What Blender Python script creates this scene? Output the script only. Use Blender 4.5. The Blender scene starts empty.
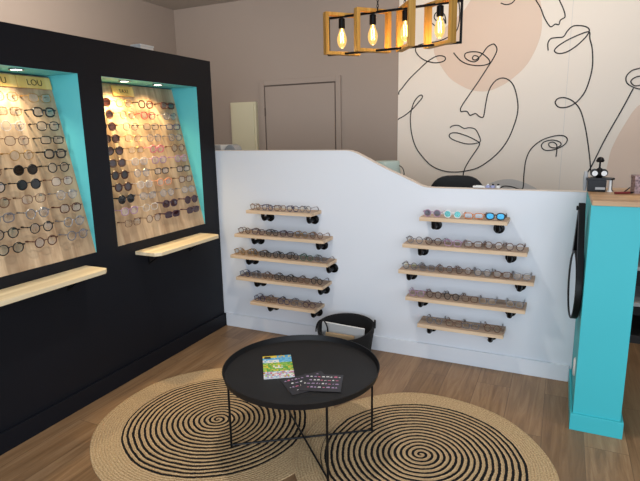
import bpy, bmesh, math, random
from math import sin, cos, pi, sqrt
from mathutils import Vector, Matrix
random.seed(7)
S = bpy.context.scene
COL = S.collection

# ------------------------------------------------------------------ materials
def srgb(r, g, b):
    f = lambda c: (c/255/12.92) if c/255 <= .04045 else ((c/255+.055)/1.055)**2.4
    return (f(r), f(g), f(b), 1)

class NT:
    def __init__(s, name):
        s.m = bpy.data.materials.new(name); s.m.use_nodes = True
        s.t = s.m.node_tree; s.t.nodes.clear()
        s.out = s.t.nodes.new('ShaderNodeOutputMaterial')
    def n(s, typ, **kw):
        nd = s.t.nodes.new('ShaderNode'+typ)
        for k, v in kw.items():
            if k.startswith('i_'): nd.inputs[k[2:].replace('_', ' ')].default_value = v
            else: setattr(nd, k, v)
        return nd
    def l(s, a, b): s.t.links.new(a, b)
    def surf(s, sock): s.l(sock, s.out.inputs['Surface'])

def pbr(name, col, rough=.5, metal=0, bump=0, bscale=60, var=0, vscale=4, spec=.5):
    N = NT(name); b = N.n('BsdfPrincipled'); b.inputs['Roughness'].default_value = rough
    b.inputs['Metallic'].default_value = metal; b.inputs['Base Color'].default_value = col
    b.inputs['Specular IOR Level'].default_value = spec
    tc = N.n('TexCoord')
    if var:
        no = N.n('TexNoise'); no.inputs['Scale'].default_value = vscale; no.inputs['Detail'].default_value = 4
        N.l(tc.outputs['Object'], no.inputs['Vector'])
        mx = N.n('MixRGB'); mx.inputs[1].default_value = tuple(c*(1-var) for c in col[:3])+(1,)
        mx.inputs[2].default_value = tuple(min(1, c*(1+var)) for c in col[:3])+(1,)
        N.l(no.outputs['Fac'], mx.inputs[0]); N.l(mx.outputs[0], b.inputs['Base Color'])
    if bump:
        n2 = N.n('TexNoise'); n2.inputs['Scale'].default_value = bscale; n2.inputs['Detail'].default_value = 3
        N.l(tc.outputs['Object'], n2.inputs['Vector'])
        bp = N.n('Bump'); bp.inputs['Strength'].default_value = bump; bp.inputs['Distance'].default_value = .004
        N.l(n2.outputs['Fac'], bp.inputs['Height']); N.l(bp.outputs[0], b.inputs['Normal'])
    N.surf(b.outputs[0]); return N.m

def emis(name, col, st):
    N = NT(name); e = N.n('Emission'); e.inputs[0].default_value = col; e.inputs[1].default_value = st
    N.surf(e.outputs[0]); return N.m

def lensmat(name, tint, gloss=.12, gcol=(1, 1, 1, 1), rough=.05):
    N = NT(name); t = N.n('BsdfTransparent'); t.inputs[0].default_value = tint
    g = N.n('BsdfGlossy'); g.inputs['Color'].default_value = gcol; g.inputs['Roughness'].default_value = rough
    m = N.n('MixShader'); m.inputs[0].default_value = gloss
    N.l(t.outputs[0], m.inputs[1]); N.l(g.outputs[0], m.inputs[2]); N.surf(m.outputs[0]); return N.m

def wood(name, c1, c2, axis='X', scale=1, rough=.45, dark=None, plank=None):
    """streaky timber running along an axis (object coordinates); plank = plank width"""
    N = NT(name); b = N.n('BsdfPrincipled'); b.inputs['Roughness'].default_value = rough
    b.inputs['Specular IOR Level'].default_value = .3
    tc = N.n('TexCoord'); mp = N.n('Mapping'); N.l(tc.outputs['Object'], mp.inputs[0])
    s = {'X': (1.2, 22, 22), 'Y': (22, 1.2, 22), 'Z': (22, 22, 1.2)}[axis]
    mp.inputs['Scale'].default_value = tuple(k*scale for k in s)
    n1 = N.n('TexNoise'); n1.inputs['Scale'].default_value = 1; n1.inputs['Detail'].default_value = 6; n1.inputs['Distortion'].default_value = .6
    N.l(mp.outputs[0], n1.inputs['Vector'])
    cr = N.n('ValToRGB'); cr.color_ramp.elements[0].position = .3; cr.color_ramp.elements[1].position = .7
    cr.color_ramp.elements[0].color = c1; cr.color_ramp.elements[1].color = c2
    N.l(n1.outputs['Fac'], cr.inputs[0]); res = cr.outputs[0]
    if plank:
        sp = N.n('SeparateXYZ'); N.l(tc.outputs['Object'], sp.inputs[0])
        ma = N.n('Math', operation='DIVIDE'); ma.inputs[1].default_value = plank
        N.l(sp.outputs['Y' if axis == 'Z' else 'X'], ma.inputs[0])
        fl = N.n('Math', operation='FLOOR'); N.l(ma.outputs[0], fl.inputs[0])
        wn = N.n('TexWhiteNoise', noise_dimensions='1D'); N.l(fl.outputs[0], wn.inputs['W'])
        mx = N.n('MixRGB', blend_type='MULTIPLY'); mx.inputs[0].default_value = 1
        r2 = N.n('ValToRGB'); r2.color_ramp.elements[0].color = (.72, .70, .68, 1); r2.color_ramp.elements[1].color = (1.12, 1.1, 1.08, 1)
        N.l(wn.outputs[0], r2.inputs[0]); N.l(res, mx.inputs[1]); N.l(r2.outputs[0], mx.inputs[2]); res = mx.outputs[0]
    N.l(res, b.inputs['Base Color']); N.surf(b.outputs[0]); return N.m

def floor_mat():
    N = NT('laminate_floor'); b = N.n('BsdfPrincipled')
    b.inputs['Specular IOR Level'].default_value = .35
    tc = N.n('TexCoord'); rot = N.n('Mapping'); rot.inputs['Rotation'].default_value = (0, 0, pi/2)
    N.l(tc.outputs['Object'], rot.inputs[0])
    br = N.n('TexBrick'); br.offset = .37; br.inputs['Scale'].default_value = 1
    br.inputs['Brick Width'].default_value = 1.28; br.inputs['Row Height'].default_value = .19
    br.inputs['Mortar Size'].default_value = .0016; br.inputs['Mortar Smooth'].default_value = .3
    br.inputs['Color1'].default_value = (0, 0, 0, 1); br.inputs['Color2'].default_value = (1, 1, 1, 1); br.inputs['Mortar'].default_value = (.5, .5, .5, 1)
    N.l(rot.outputs[0], br.inputs['Vector'])
    mp = N.n('Mapping'); mp.inputs['Scale'].default_value = (26, 1.6, 1); N.l(tc.outputs['Object'], mp.inputs[0])
    add = N.n('VectorMath', operation='ADD'); N.l(mp.outputs[0], add.inputs[0]); 
    sc = N.n('VectorMath', operation='SCALE'); sc.inputs['Scale'].default_value = 9; N.l(br.outputs['Color'], sc.inputs[0]); N.l(sc.outputs[0], add.inputs[1])
    n1 = N.n('TexNoise'); n1.inputs['Scale'].default_value = 1; n1.inputs['Detail'].default_value = 8; n1.inputs['Roughness'].default_value = .65; n1.inputs['Distortion'].default_value = 1.2
    N.l(add.outputs[0], n1.inputs['Vector'])
    cr = N.n('ValToRGB'); e = cr.color_ramp.elements
    e[0].position = .28; e[0].color = FLOOR_C[0]; e[1].position = .72; e[1].color = FLOOR_C[2]
    m = e.new(.5); m.color = FLOOR_C[1]
    N.l(n1.outputs['Fac'], cr.inputs[0])
    r2 = N.n('ValToRGB'); r2.color_ramp.elements[0].color = (.80, .78, .76, 1); r2.color_ramp.elements[1].color = (1.1, 1.1, 1.1, 1)
    N.l(br.outputs['Color'], r2.inputs[0])
    mx = N.n('MixRGB', blend_type='MULTIPLY'); mx.inputs[0].default_value = 1; N.l(cr.outputs[0], mx.inputs[1]); N.l(r2.outputs[0], mx.inputs[2])
    m2 = N.n('MixRGB'); m2.inputs[2].default_value = (.07, .04, .025, 1); fm = N.n('Math', operation='MULTIPLY'); fm.inputs[1].default_value = .55
    N.l(br.outputs['Fac'], fm.inputs[0]); N.l(fm.outputs[0], m2.inputs[0]); N.l(mx.outputs[0], m2.inputs[1])
    N.l(m2.outputs[0], b.inputs['Base Color'])
    rr = N.n('MapRange'); rr.inputs['To Min'].default_value = .32; rr.inputs['To Max'].default_value = .5
    N.l(n1.outputs['Fac'], rr.inputs[0]); N.l(rr.outputs[0], b.inputs['Roughness'])
    N.surf(b.outputs[0]); return N.m

def rug_mat(name, rb, ro, pitch, rot=0.0):
    """braided jute disc: black spiral inside radius rb, plain braided jute outside"""
    N = NT(name); b = N.n('BsdfPrincipled'); b.inputs['Roughness'].default_value = .95; b.inputs['Specular IOR Level'].default_value = .1
    tc = N.n('TexCoord'); sp = N.n('SeparateXYZ'); N.l(tc.outputs['Object'], sp.inputs[0])
    def M(op, a, c=None, **k):
        nd = N.n('Math', operation=op)
        for i, v in enumerate((a, c)):
            if v is None: continue
            if isinstance(v, (int, float)): nd.inputs[i].default_value = v
            else: N.l(v, nd.inputs[i])
        return nd.outputs[0]
    x, y = sp.outputs['X'], sp.outputs['Y']
    r = M('SQRT', M('ADD', M('MULTIPLY', x, x), M('MULTIPLY', y, y)))
    no = N.n('TexNoise'); no.inputs['Scale'].default_value = 5; no.inputs['Detail'].default_value = 2; N.l(tc.outputs['Object'], no.inputs['Vector'])
    n3 = N.n('TexNoise'); n3.inputs['Scale'].default_value = 60; n3.inputs['Detail'].default_value = 2; N.l(tc.outputs['Object'], n3.inputs['Vector'])
    rw = M('ADD', r, M('ADD', M('MULTIPLY', M('SUBTRACT', no.outputs['Fac'], .5), .022), M('MULTIPLY', M('SUBTRACT', n3.outputs['Fac'], .5), .006)))
    ang = M('DIVIDE', M('ADD', M('ARCTAN2', y, x), rot), 2*pi)
    ph = M('FRACT', M('ADD', M('DIVIDE', rw, pitch), ang))
    black = M('MULTIPLY', M('LESS_THAN', ph, .46), M('LESS_THAN', rw, rb))
    # braid texture: fine concentric strands broken up round the circle
    st = M('FRACT', M('MULTIPLY', M('DIVIDE', rw, pitch), 2))
    fine = M('ABSOLUTE', M('SUBTRACT', st, .5))
    pol = N.n('CombineXYZ'); N.l(M('MULTIPLY', rw, 150), pol.inputs[0]); N.l(M('MULTIPLY', ang, 420), pol.inputs[1])
    n2 = N.n('TexNoise'); n2.inputs['Scale'].default_value = 1; n2.inputs['Detail'].default_value = 3; N.l(pol.outputs[0], n2.inputs['Vector'])
    cr = N.n('ValToRGB'); cr.color_ramp.elements[0].position = .25; cr.color_ramp.elements[0].color = JUTE[0]
    cr.color_ramp.elements[1].position = .75; cr.color_ramp.elements[1].color = JUTE[1]
    N.l(n2.outputs['Fac'], cr.inputs[0])
    sh = N.n('MixRGB', blend_type='MULTIPLY'); N.l(M('MULTIPLY', fine, .55), sh.inputs[0]); N.l(cr.outputs[0], sh.inputs[1]); sh.inputs[2].default_value = (.35, .28, .2, 1)
    mx = N.n('MixRGB'); N.l(black, mx.inputs[0]); N.l(sh.outputs[0], mx.inputs[1]); mx.inputs[2].default_value = (.016, .015, .015, 1)
    N.l(mx.outputs[0], b.inputs['Base Color'])
    h = M('ADD', M('MULTIPLY', fine, -1.2), M('MULTIPLY', n2.outputs['Fac'], .6))
    bp = N.n('Bump'); bp.inputs['Strength'].default_value = .8; bp.inputs['Distance'].default_value = .006
    N.l(h, bp.inputs['Height']); N.l(bp.outputs[0], b.inputs['Normal'])
    N.surf(b.outputs[0]); return N.m

# ------------------------------------------------------------------ mesh builder
class MB:
    def __init__(s): s.v = []; s.f = []; s.mi = []; s.cur = 0
    def raw(s, vs, fs):
        o = len(s.v); s.v += [tuple(v) for v in vs]
        for f in fs: s.f.append([i+o for i in f]); s.mi.append(s.cur)
        return s
    def box(s, x0, x1, y0, y1, z0, z1, M=None):
        vs = [Vector(p) for p in ((x0,y0,z0),(x1,y0,z0),(x1,y1,z0),(x0,y1,z0),(x0,y0,z1),(x1,y0,z1),(x1,y1,z1),(x0,y1,z1))]
        if M: vs = [M @ v for v in vs]
        return s.raw(vs, [(0,3,2,1),(4,5,6,7),(0,1,5,4),(1,2,6,5),(2,3,7,6),(3,0,4,7)])
    def tube(s, pts, r, n=8, closed=False, flat=None, cap=True):
        pts = [Vector(p) for p in pts]; N = len(pts); rings = []
        rr = r if isinstance(r, (list, tuple)) else [r]*N
        up = None
        for i, p in enumerate(pts):
            a = pts[(i-1) % N] if (closed or i > 0) else p; c = pts[(i+1) % N] if (closed or i < N-1) else p
            t = (c-a).normalized()
            if up is None: up = Vector((0,0,1)) if abs(t.z) < .9 else Vector((0,1,0))
            u = t.cross(up); 
            if u.length < 1e-5: u = t.cross(Vector((1,0,0)))
            u.normalize(); w = u.cross(t).normalized(); up = w
            k = flat or (1, 1)
            rings.append([p + (u*cos(2*pi*j/n)*k[0] + w*sin(2*pi*j/n)*k[1])*rr[i] for j in range(n)])
        vs = [v for R in rings for v in R]; fs = []
        for i in range(N if closed else N-1):
            for j in range(n):
                a, b2 = i*n+j, i*n+(j+1) % n; c, d = ((i+1) % N)*n+(j+1) % n, ((i+1) % N)*n+j
                fs.append((a, b2, c, d))
        if cap and not closed: fs.append(tuple(range(n))[::-1]); fs.append(tuple((N-1)*n+j for j in range(n)))
        return s.raw(vs, fs)
    def lathe(s, prof, n=32, c=(0,0,0), M=None):
        """prof: [(r,z)...]; r=0 ends close"""
        vs = []; idx = []
        for r, z in prof:
            if r < 1e-6: idx.append([len(vs)]); vs.append(Vector((c[0], c[1], c[2]+z)))
            else:
                idx.append(list(range(len(vs), len(vs)+n)))
                vs += [Vector((c[0]+r*cos(2*pi*j/n), c[1]+r*sin(2*pi*j/n), c[2]+z)) for j in range(n)]
        fs = []
        for A, B in zip(idx, idx[1:]):
            if len(A) == 1 and len(B) == 1: continue
            for j in range(n):
                k = (j+1) % n
                if len(A) == 1: fs.append((A[0], B[k], B[j]))
                elif len(B) == 1: fs.append((A[j], A[k], B[0]))
                else: fs.append((A[j], A[k], B[k], B[j]))
        if M: vs = [M @ v for v in vs]
        return s.raw(vs, fs)
    def prism(s, poly, y0, y1, axis='Y'):
        """extrude a polygon given in (x,z) along y, or (x,y) along z if axis == 'Z', or (y,z) along x if 'X'"""
        P = {'Y': lambda a, b, t: (a, t, b), 'Z': lambda a, b, t: (a, b, t), 'X': lambda a, b, t: (t, a, b)}[axis]
        n = len(poly); vs = [P(a, b, y0) for a, b in poly]+[P(a, b, y1) for a, b in poly]
        fs = [tuple(range(n)), tuple(range(n, 2*n))[::-1]]+[(i, i+n, (i+1) % n+n, (i+1) % n) for i in range(n)]
        return s.raw(vs, fs)
    def mesh(s, name, mats, smooth=False, bevel=0, tri=False):
        me = bpy.data.meshes.new(name); me.from_pydata(s.v, [], s.f)
        for m in (mats if isinstance(mats, (list, tuple)) else [mats]): me.materials.append(m)
        me.polygons.foreach_set('material_index', s.mi)
        bm = bmesh.new(); bm.from_mesh(me)
        bmesh.ops.recalc_face_normals(bm, faces=bm.faces)
        if bevel: bmesh.ops.bevel(bm, geom=[e for e in bm.edges if e.calc_face_angle(0) > .5], offset=bevel, segments=2, affect='EDGES', profile=.7)
        bm.to_mesh(me); bm.free()
        if smooth:
            me.polygons.foreach_set('use_smooth', [True]*len(me.polygons))
            try: me.set_sharp_from_angle(angle=.7)
            except Exception: pass
        me.update(); return me
    def build(s, name, mats, parent=None, smooth=False, bevel=0, **k):
        return link(name, s.mesh(name, mats, smooth, bevel), parent, **k)

def link(name, me, parent=None, loc=None, rot=None, label=None):
    o = bpy.data.objects.new(name, me); COL.objects.link(o)
    if parent: o.parent = parent
    if loc: o.location = loc
    if rot: o.rotation_euler = rot
    if label: o['label'] = label
    return o
def tag(o, label, cat, group=None, kind=None):
    o['label'] = label; o['category'] = cat
    if group: o['group'] = group
    if kind: o['kind'] = kind
    return o
def thing(name, label, cat, loc=(0,0,0), rz=0, group=None, rot=None):
    o = bpy.data.objects.new(name, None); COL.objects.link(o); o.empty_display_size = .1
    o.location = loc; o.rotation_euler = rot or (0, 0, rz)
    return tag(o, label, cat, group)
def struct(name, mb, mat, label=None, **k):
    o = mb.build(name, mat, **k); o['kind'] = 'structure'
    if label: o['label'] = label
    return o
def copy_tree(o, parent=None):
    c = o.copy(); COL.objects.link(c); c.parent = parent
    for ch in o.children: copy_tree(ch, c)
    return c
def text_mesh(body, size, depth, mat, name, offset=0):
    cu = bpy.data.curves.new(name, 'FONT'); cu.body = body; cu.size = size; cu.extrude = depth; cu.offset = offset
    cu.align_x = 'CENTER'; cu.align_y = 'CENTER'
    o = bpy.data.objects.new(name, cu); COL.objects.link(o)
    bpy.context.view_layer.update()
    me = bpy.data.meshes.new_from_object(o.evaluated_get(bpy.context.evaluated_depsgraph_get()))
    bpy.data.objects.remove(o); me.materials.clear(); me.materials.append(mat); me.name = name
    return me
def catmull(P, k=5, closed=False):
    out = []; n = len(P)
    g = (lambda i: P[i % n]) if closed else (lambda i: P[min(max(i, 0), n-1)])
    for i in range(n if closed else n-1):
        a, b, c, d = g(i-1), g(i), g(i+1), g(i+2)
        for j in range(k):
            t = j/k
            out.append(tuple(.5*((2*b[q])+(-a[q]+c[q])*t+(2*a[q]-5*b[q]+4*c[q]-d[q])*t*t+(-a[q]+3*b[q]-3*c[q]+d[q])*t**3) for q in range(len(b))))
    if not closed: out.append(tuple(P[-1]))
    return out
LINES= [[(-1.39, 1.608), (-1.315, 1.643), (-1.243, 1.697), (-1.192, 1.75), (-1.155, 1.795), (-1.164, 1.815), (-1.193, 1.802), (-1.227, 1.76), (-1.249, 1.697), (-1.259, 1.613), (-1.245, 1.486), (-1.207, 1.372), (-1.146, 1.286), (-1.057, 1.201), (-0.955, 1.159), (-0.856, 1.149), (-0.746, 1.162), (-0.639, 1.199), (-0.512, 1.301), (-0.428, 1.42), (-0.378, 1.564), (-0.362, 1.679), (-0.387, 1.808), (-0.428, 1.886), (-0.487, 1.919), (-0.542, 1.905), (-0.583, 1.856), (-0.606, 1.792), (-0.618, 1.714), (-0.629, 1.623), (-0.644, 1.61), (-0.669, 1.621), (-0.696, 1.643), (-0.72, 1.636), (-0.743, 1.631), (-0.766, 1.661), (-0.793, 1.665), (-0.817, 1.663), (-0.823, 1.685), (-0.806, 1.722), (-0.758, 1.794), (-0.691, 1.892), (-0.623, 1.999), (-0.571, 2.084), (-0.549, 2.145), (-0.571, 2.187), (-0.601, 2.184), (-0.631, 2.164), (-0.66, 2.123), (-0.704, 2.081), (-0.73, 2.078), (-0.741, 2.094), (-0.726, 2.111), (-0.697, 2.101), (-0.691, 2.08), (-0.724, 2.062), (-0.769, 2.075), (-0.802, 2.103), (-0.798, 2.134), (-0.746, 2.143), (-0.68, 2.13), (-0.62, 2.085), (-0.6, 2.048), (-0.63, 2.032), (-0.689, 2.029), (-0.768, 2.044), (-0.822, 2.069), (-0.863, 2.105), (-0.897, 2.147)], [(-0.906, 1.53), (-0.884, 1.546), (-0.835, 1.548), (-0.787, 1.522), (-0.747, 1.527), (-0.701, 1.518), (-0.673, 1.485), (-0.646, 1.417), (-0.68, 1.396), (-0.755, 1.391), (-0.832, 1.411), (-0.886, 1.434), (-0.911, 1.459), (-0.896, 1.483), (-0.841, 1.485), (-0.758, 1.457), (-0.689, 1.423), (-0.653, 1.398), (-0.663, 1.363), (-0.693, 1.314), (-0.736, 1.245), (-0.769, 1.176), (-0.782, 1.105)], [(-1.393, 1.828), (-1.34, 1.881), (-1.277, 1.954), (-1.186, 2.035), (-1.109, 2.097), (-1.04, 2.129), (-0.985, 2.127), (-0.963, 2.105), (-0.984, 2.083), (-1.053, 2.077), (-1.137, 2.102), (-1.194, 2.143), (-1.224, 2.19), (-1.208, 2.226), (-1.154, 2.24), (-1.085, 2.245), (-1.016, 2.252), (-0.933, 2.281), (-0.885, 2.312), (-0.862, 2.372), (-0.858, 2.465), (-0.869, 2.544), (-0.887, 2.607)], [(-1.084, 2.398), (-1.071, 2.385), (-1.045, 2.366)], [(-1.032, 2.492), (-1.061, 2.471), (-1.068, 2.44), (-1.046, 2.414), (-1.013, 2.407), (-0.988, 2.424), (-0.97, 2.383), (-0.976, 2.439), (-0.998, 2.48)], [(-0.164, 2.107), (-0.17, 2.159), (-0.152, 2.193), (-0.109, 2.198), (-0.063, 2.2), (-0.038, 2.239), (-0.001, 2.271), (0.055, 2.269), (0.098, 2.253), (0.114, 2.225), (0.092, 2.183), (0.038, 2.129), (-0.029, 2.087), (-0.086, 2.079), (-0.119, 2.1), (-0.099, 2.132), (-0.036, 2.171), (0.046, 2.205), (0.112, 2.22), (0.121, 2.172), (0.143, 2.097), (0.155, 1.978), (0.144, 1.875), (0.116, 1.777), (0.064, 1.705), (0.001, 1.671), (-0.058, 1.673), (-0.087, 1.708), (-0.068, 1.739), (-0.019, 1.743), (0.041, 1.713), (0.094, 1.649), (0.134, 1.539), (0.168, 1.398), (0.197, 1.24), (0.21, 1.145)], [(-0.305, 2.536), (-0.279, 2.491), (-0.24, 2.428), (-0.206, 2.35), (-0.161, 2.283), (-0.127, 2.298), (-0.101, 2.292), (-0.092, 2.324), (-0.062, 2.344), (-0.074, 2.395), (-0.111, 2.472), (-0.13, 2.509)], [(-0.538, 2.497), (-0.497, 2.48), (-0.452, 2.487), (-0.424, 2.52)], [(0.441, 1.791), (0.38, 1.639), (0.289, 1.428), (0.208, 1.209), (0.176, 1.144), (0.171, 1.063), (0.18, 1.015)], [(0.514, 1.954), (0.472, 1.934), (0.421, 1.92), (0.388, 1.881), (0.395, 1.834), (0.44, 1.799), (0.499, 1.782), (0.549, 1.803), (0.549, 1.852), (0.503, 1.874), (0.452, 1.872), (0.42, 1.844), (0.444, 1.811), (0.483, 1.812), (0.499, 1.834)], [(-0.482, 1.002), (-0.453, 1.03), (-0.421, 1.038), (-0.372, 1.032), (-0.323, 1.017), (-0.291, 1.018), (-0.284, 1.052), (-0.285, 1.136), (-0.277, 1.254), (-0.245, 1.343), (-0.175, 1.411), (-0.087, 1.446), (-0.013, 1.451), (0.021, 1.422), (0.001, 1.377), (-0.065, 1.342), (-0.134, 1.336), (-0.166, 1.366), (-0.15, 1.401), (-0.091, 1.417), (-0.036, 1.403), (-0.022, 1.378), (-0.057, 1.355), (-0.099, 1.362), (-0.113, 1.388), (-0.084, 1.401), (-0.055, 1.381), (-0.049, 1.336), (-0.052, 1.284)]]
BLOBS= [[(-0.773, 2.548), (-0.833, 2.463), (-0.953, 2.373), (-1.043, 2.278), (-1.065, 2.183), (-1.029, 2.091), (-0.931, 1.954), (-0.836, 1.883), (-0.743, 1.838), (-0.653, 1.821), (-0.574, 1.829), (-0.474, 1.872), (-0.395, 1.93), (-0.321, 2.003), (-0.267, 2.098), (-0.23, 2.207), (-0.222, 2.31), (-0.239, 2.458), (-0.289, 2.565), (-0.404, 2.666), (-0.556, 2.715), (-0.691, 2.674)], [(0.316, 1.064), (0.314, 1.166), (0.321, 1.244), (0.334, 1.336), (0.37, 1.442), (0.416, 1.546), (0.461, 1.633), (0.514, 1.682), (0.649, 1.727), (0.805, 1.692), (0.952, 1.547), (1.023, 1.334), (1.022, 1.082), (0.956, 0.857), (0.712, 0.767), (0.439, 0.831)], [(-0.649, 0.979), (-0.593, 1.032), (-0.529, 1.068), (-0.457, 1.091), (-0.385, 1.097), (-0.313, 1.082), (-0.233, 1.05), (-0.169, 1.002), (-0.184, 0.884), (-0.378, 0.816), (-0.586, 0.868)]]
NICHE_W=(10,16); BULB_W=1.6; DAY_W=150; SIDE_W=40; WORLD=.5; EXPO=0
CEIL=[(-1.15,2.1,60),(.6,2.6,50),(-1,4.0,20)]
NICHE_W=((5,11),(28,12)); BULB_W=1.8; DAY_W=124; SIDE_W=34; WORLD=.55; EXPO=0; BACK_W=20; LEFT_W=16
CEIL=[(-1.15,2.1,70),(.6,2.6,30)]
# ------------------------------------------------------------------ palette
FLOOR_C = [srgb(120,90,62), srgb(146,114,82), srgb(168,136,102)]
JUTE = [srgb(168,134,94), srgb(236,208,166)]
M_floor = floor_mat()
M_taupe = pbr('taupe_paint', srgb(158,144,134), .8, bump=.05, bscale=200, var=.03, vscale=2)
M_ceil = pbr('ceiling_paint', srgb(178,168,158), .9, var=.02)
M_black = pbr('matt_black_paint', srgb(15,18,26), .55, var=.12, vscale=3, bump=.05, bscale=120, spec=.25)
M_teal = pbr('teal_paint', srgb(58,184,194), .55, var=.04, vscale=3)
M_tealin = pbr('teal_lining', srgb(92,194,204), .6, var=.03)
M_white = pbr('white_paint', srgb(222,226,233), .42, var=.015, vscale=2)
M_white2 = pbr('white_plastic', srgb(232,232,230), .35, var=.01)
M_edge = pbr('counter_edge', srgb(216,204,194), .5, var=.05)
M_board = wood('board_wood', srgb(164,136,108), srgb(218,194,162), 'Z', .8, .55, plank=.062)
M_ledge = wood('ledge_wood', srgb(206,184,146), srgb(238,222,190), 'Y', .9, .5)
M_shelf = wood('shelf_wood', srgb(196,166,134), srgb(236,212,182), 'X', 1, .5)
M_top = wood('worktop_wood', srgb(160,124,90), srgb(204,168,128), 'X', .6, .4)
M_ring = wood('light_frame_wood', srgb(176,128,56), srgb(222,176,92), 'Z', 1.3, .5)
M_metal = pbr('black_metal', srgb(20,20,22), .38, .6, var=.08)
M_pipe = pbr('black_iron_pipe', srgb(16,16,18), .35, .7, var=.15, vscale=40)
M_tray = pbr('black_tray', srgb(20,20,22), .5, 0, var=.05, vscale=5, spec=.3)
M_felt = pbr('black_felt', srgb(22,22,24), .95, bump=.4, bscale=300, var=.2, vscale=60)
M_paper = pbr('paper_white', srgb(225,226,226), .7, var=.02)
M_grey = pbr('grey_paper', srgb(176,178,180), .7, var=.03)
M_sign = wood('sign_wood', srgb(222,176,92), srgb(240,204,130), 'Y', 1, .5)
M_ink = pbr('sign_ink', srgb(40,32,22), .6, var=.02)
M_cream = pbr('cream_board', srgb(206,200,172), .6, var=.03)
M_mural = pbr('mural_ground', srgb(232,222,210), .75, var=.015, vscale=1)
M_peach = pbr('mural_peach', srgb(221,198,180), .75, var=.02, vscale=3)
M_mgrey = pbr('mural_grey', srgb(200,198,196), .75, var=.02)
M_line = pbr('mural_ink', srgb(22,20,22), .7, var=.02)
M_gap = pbr('shadow_gap', srgb(98,86,79), .8, var=.02)
M_dark = pbr('dark_interior', srgb(30,26,26), .6, var=.1)
M_steel = pbr('brushed_steel', srgb(150,152,156), .3, .9, var=.05)
M_leather = pbr('black_leather', srgb(10,10,11), .5, bump=.15, bscale=90, var=.1, spec=.25)
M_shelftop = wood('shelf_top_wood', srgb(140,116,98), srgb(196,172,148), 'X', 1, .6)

# ------------------------------------------------------------------ camera
F_PX = 516.352
H = 1.5
def unit(v): return Vector(v).normalized()
cf = unit((-0.41550077, 0.88670227, -0.2027762)); cr_ = unit((0.90688693, 0.42102224, -0.01721522)); cu_ = cr_.cross(cf).normalized()
cam = bpy.data.cameras.new('camera'); co = bpy.data.objects.new('camera', cam); COL.objects.link(co)
cam.sensor_width = 36; cam.sensor_fit = 'HORIZONTAL'; cam.lens = F_PX/640*36; cam.clip_start = .02
co.matrix_world = Matrix(((cr_.x, cu_.x, -cf.x, 0), (cr_.y, cu_.y, -cf.y, 0), (cr_.z, cu_.z, -cf.z, H), (0, 0, 0, 1)))
S.camera = co

# ------------------------------------------------------------------ setting
XL, XR, YB, YF, ZC = -3.83, 2.4, 4.64, -1.6, 2.8
tag(struct('floor', MB().box(XL, XR, YF, YB, -.05, 0), M_floor), 'brown wood plank floor running under the rugs and the round table', 'floor')
tag(struct('ceiling', MB().box(XL, XR, YF, YB, ZC, ZC+.05), M_ceil), 'pale taupe ceiling in the top left corner', 'ceiling')
tag(struct('wall_back', MB().box(XL-.1, XR+.1, YB, YB+.1, -.05, ZC+.05), M_taupe), 'plain taupe back wall behind the white counter', 'wall')
tag(struct('wall_left', MB().box(XL-.1, XL, YF, YB, -.05, ZC+.05), M_taupe), 'taupe side wall seen above the black display wall', 'wall')
tag(struct('wall_right', MB().box(XR, XR+.1, YF, YB, -.05, ZC+.05), M_taupe), 'taupe side wall to the right of the worktop', 'wall')

# flush door in the back wall
dx0, dx1, dz = -2.751, -1.975, 1.975
d = struct('door_1', MB().box(dx0+.012, dx1-.012, YB-.022, YB-.004, .005, dz-.012), M_taupe)
tag(d, 'flush taupe door in the back wall, painted like the wall', 'door')
o = MB().box(dx0-.004, dx1+.004, YB-.010, YB-.001, 0, dz+.004).build('door_gap', M_gap, d)
fr = MB(); w = .05
fr.box(dx0-w, dx0-.001, YB-.026, YB-.001, 0, dz+w); fr.box(dx1+.001, dx1+w, YB-.026, YB-.001, 0, dz+w); fr.box(dx0-.001, dx1+.001, YB-.026, YB-.001, dz+.001, dz+w)
fr.build('door_frame', M_taupe, d, bevel=.003)
for z in (1.72, .25):
    MB().tube([(dx0+.006, YB-.028, z-.04), (dx0+.006, YB-.028, z+.04)], .006).build('hinge', M_gap, d, smooth=True)
MB().tube([(dx1-.07, YB-.022, 1.0), (dx1-.07, YB-.065, 1.0), (dx1-.17, YB-.065, 1.0)], .009).build('door_handle', M_steel, d, smooth=True)

# cream wall cabinet beside the door
t = thing('wall_panel_cabinet', 'narrow cream wall cabinet door left of the taupe flush door', 'cabinet', (-2.998, YB, .9))
MB().box(-.152, .152, -.04, 0, 0, .926).build('carcass', M_cream, t, bevel=.003)
MB().box(-.132, .132, -.052, -.041, .02, .906).build('door', M_cream, t, bevel=.003)

# ------------------------------------------------------------------ mural
mural = thing('mural', 'cream wall mural of black one-line faces over soft peach circles', 'mural', (-1.375, YB, 0))
mx0 = -1.375
MB().box(0, XR-mx0-.002, -.008, -.001, 0, ZC-.002).build('mural_ground', M_mural, mural)
MB().box(1.362, 1.3645, -.0088, -.0081, 0, ZC-.002).build('seam', M_mgrey, mural)
for i, (B, m) in enumerate(zip(BLOBS, (M_peach, M_peach, M_mgrey))):
    P = catmull(B, 5, True); P = [(x-mx0, z) for x, z in P]
    b = MB(); b.prism(P, -.0094, -.0085); b.build(('peach_circle', 'peach_circle', 'grey_circle')[i], m, mural)
names = ['face_line', 'lips_line', 'brow_line', 'eye_line', 'eye_line', 'face_line', 'nose_line', 'squiggle_line', 'stem_line', 'eye_line', 'face_line']
for L, nm in zip(LINES, names):
    P = [(max(x, mx0+.006)-mx0, -.0098, min(z, ZC-.01)) for x, z in catmull(L, 5)]
    MB().tube(P, .0046, n=6, flat=(1, 1)).build(nm, M_line, mural)

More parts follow.
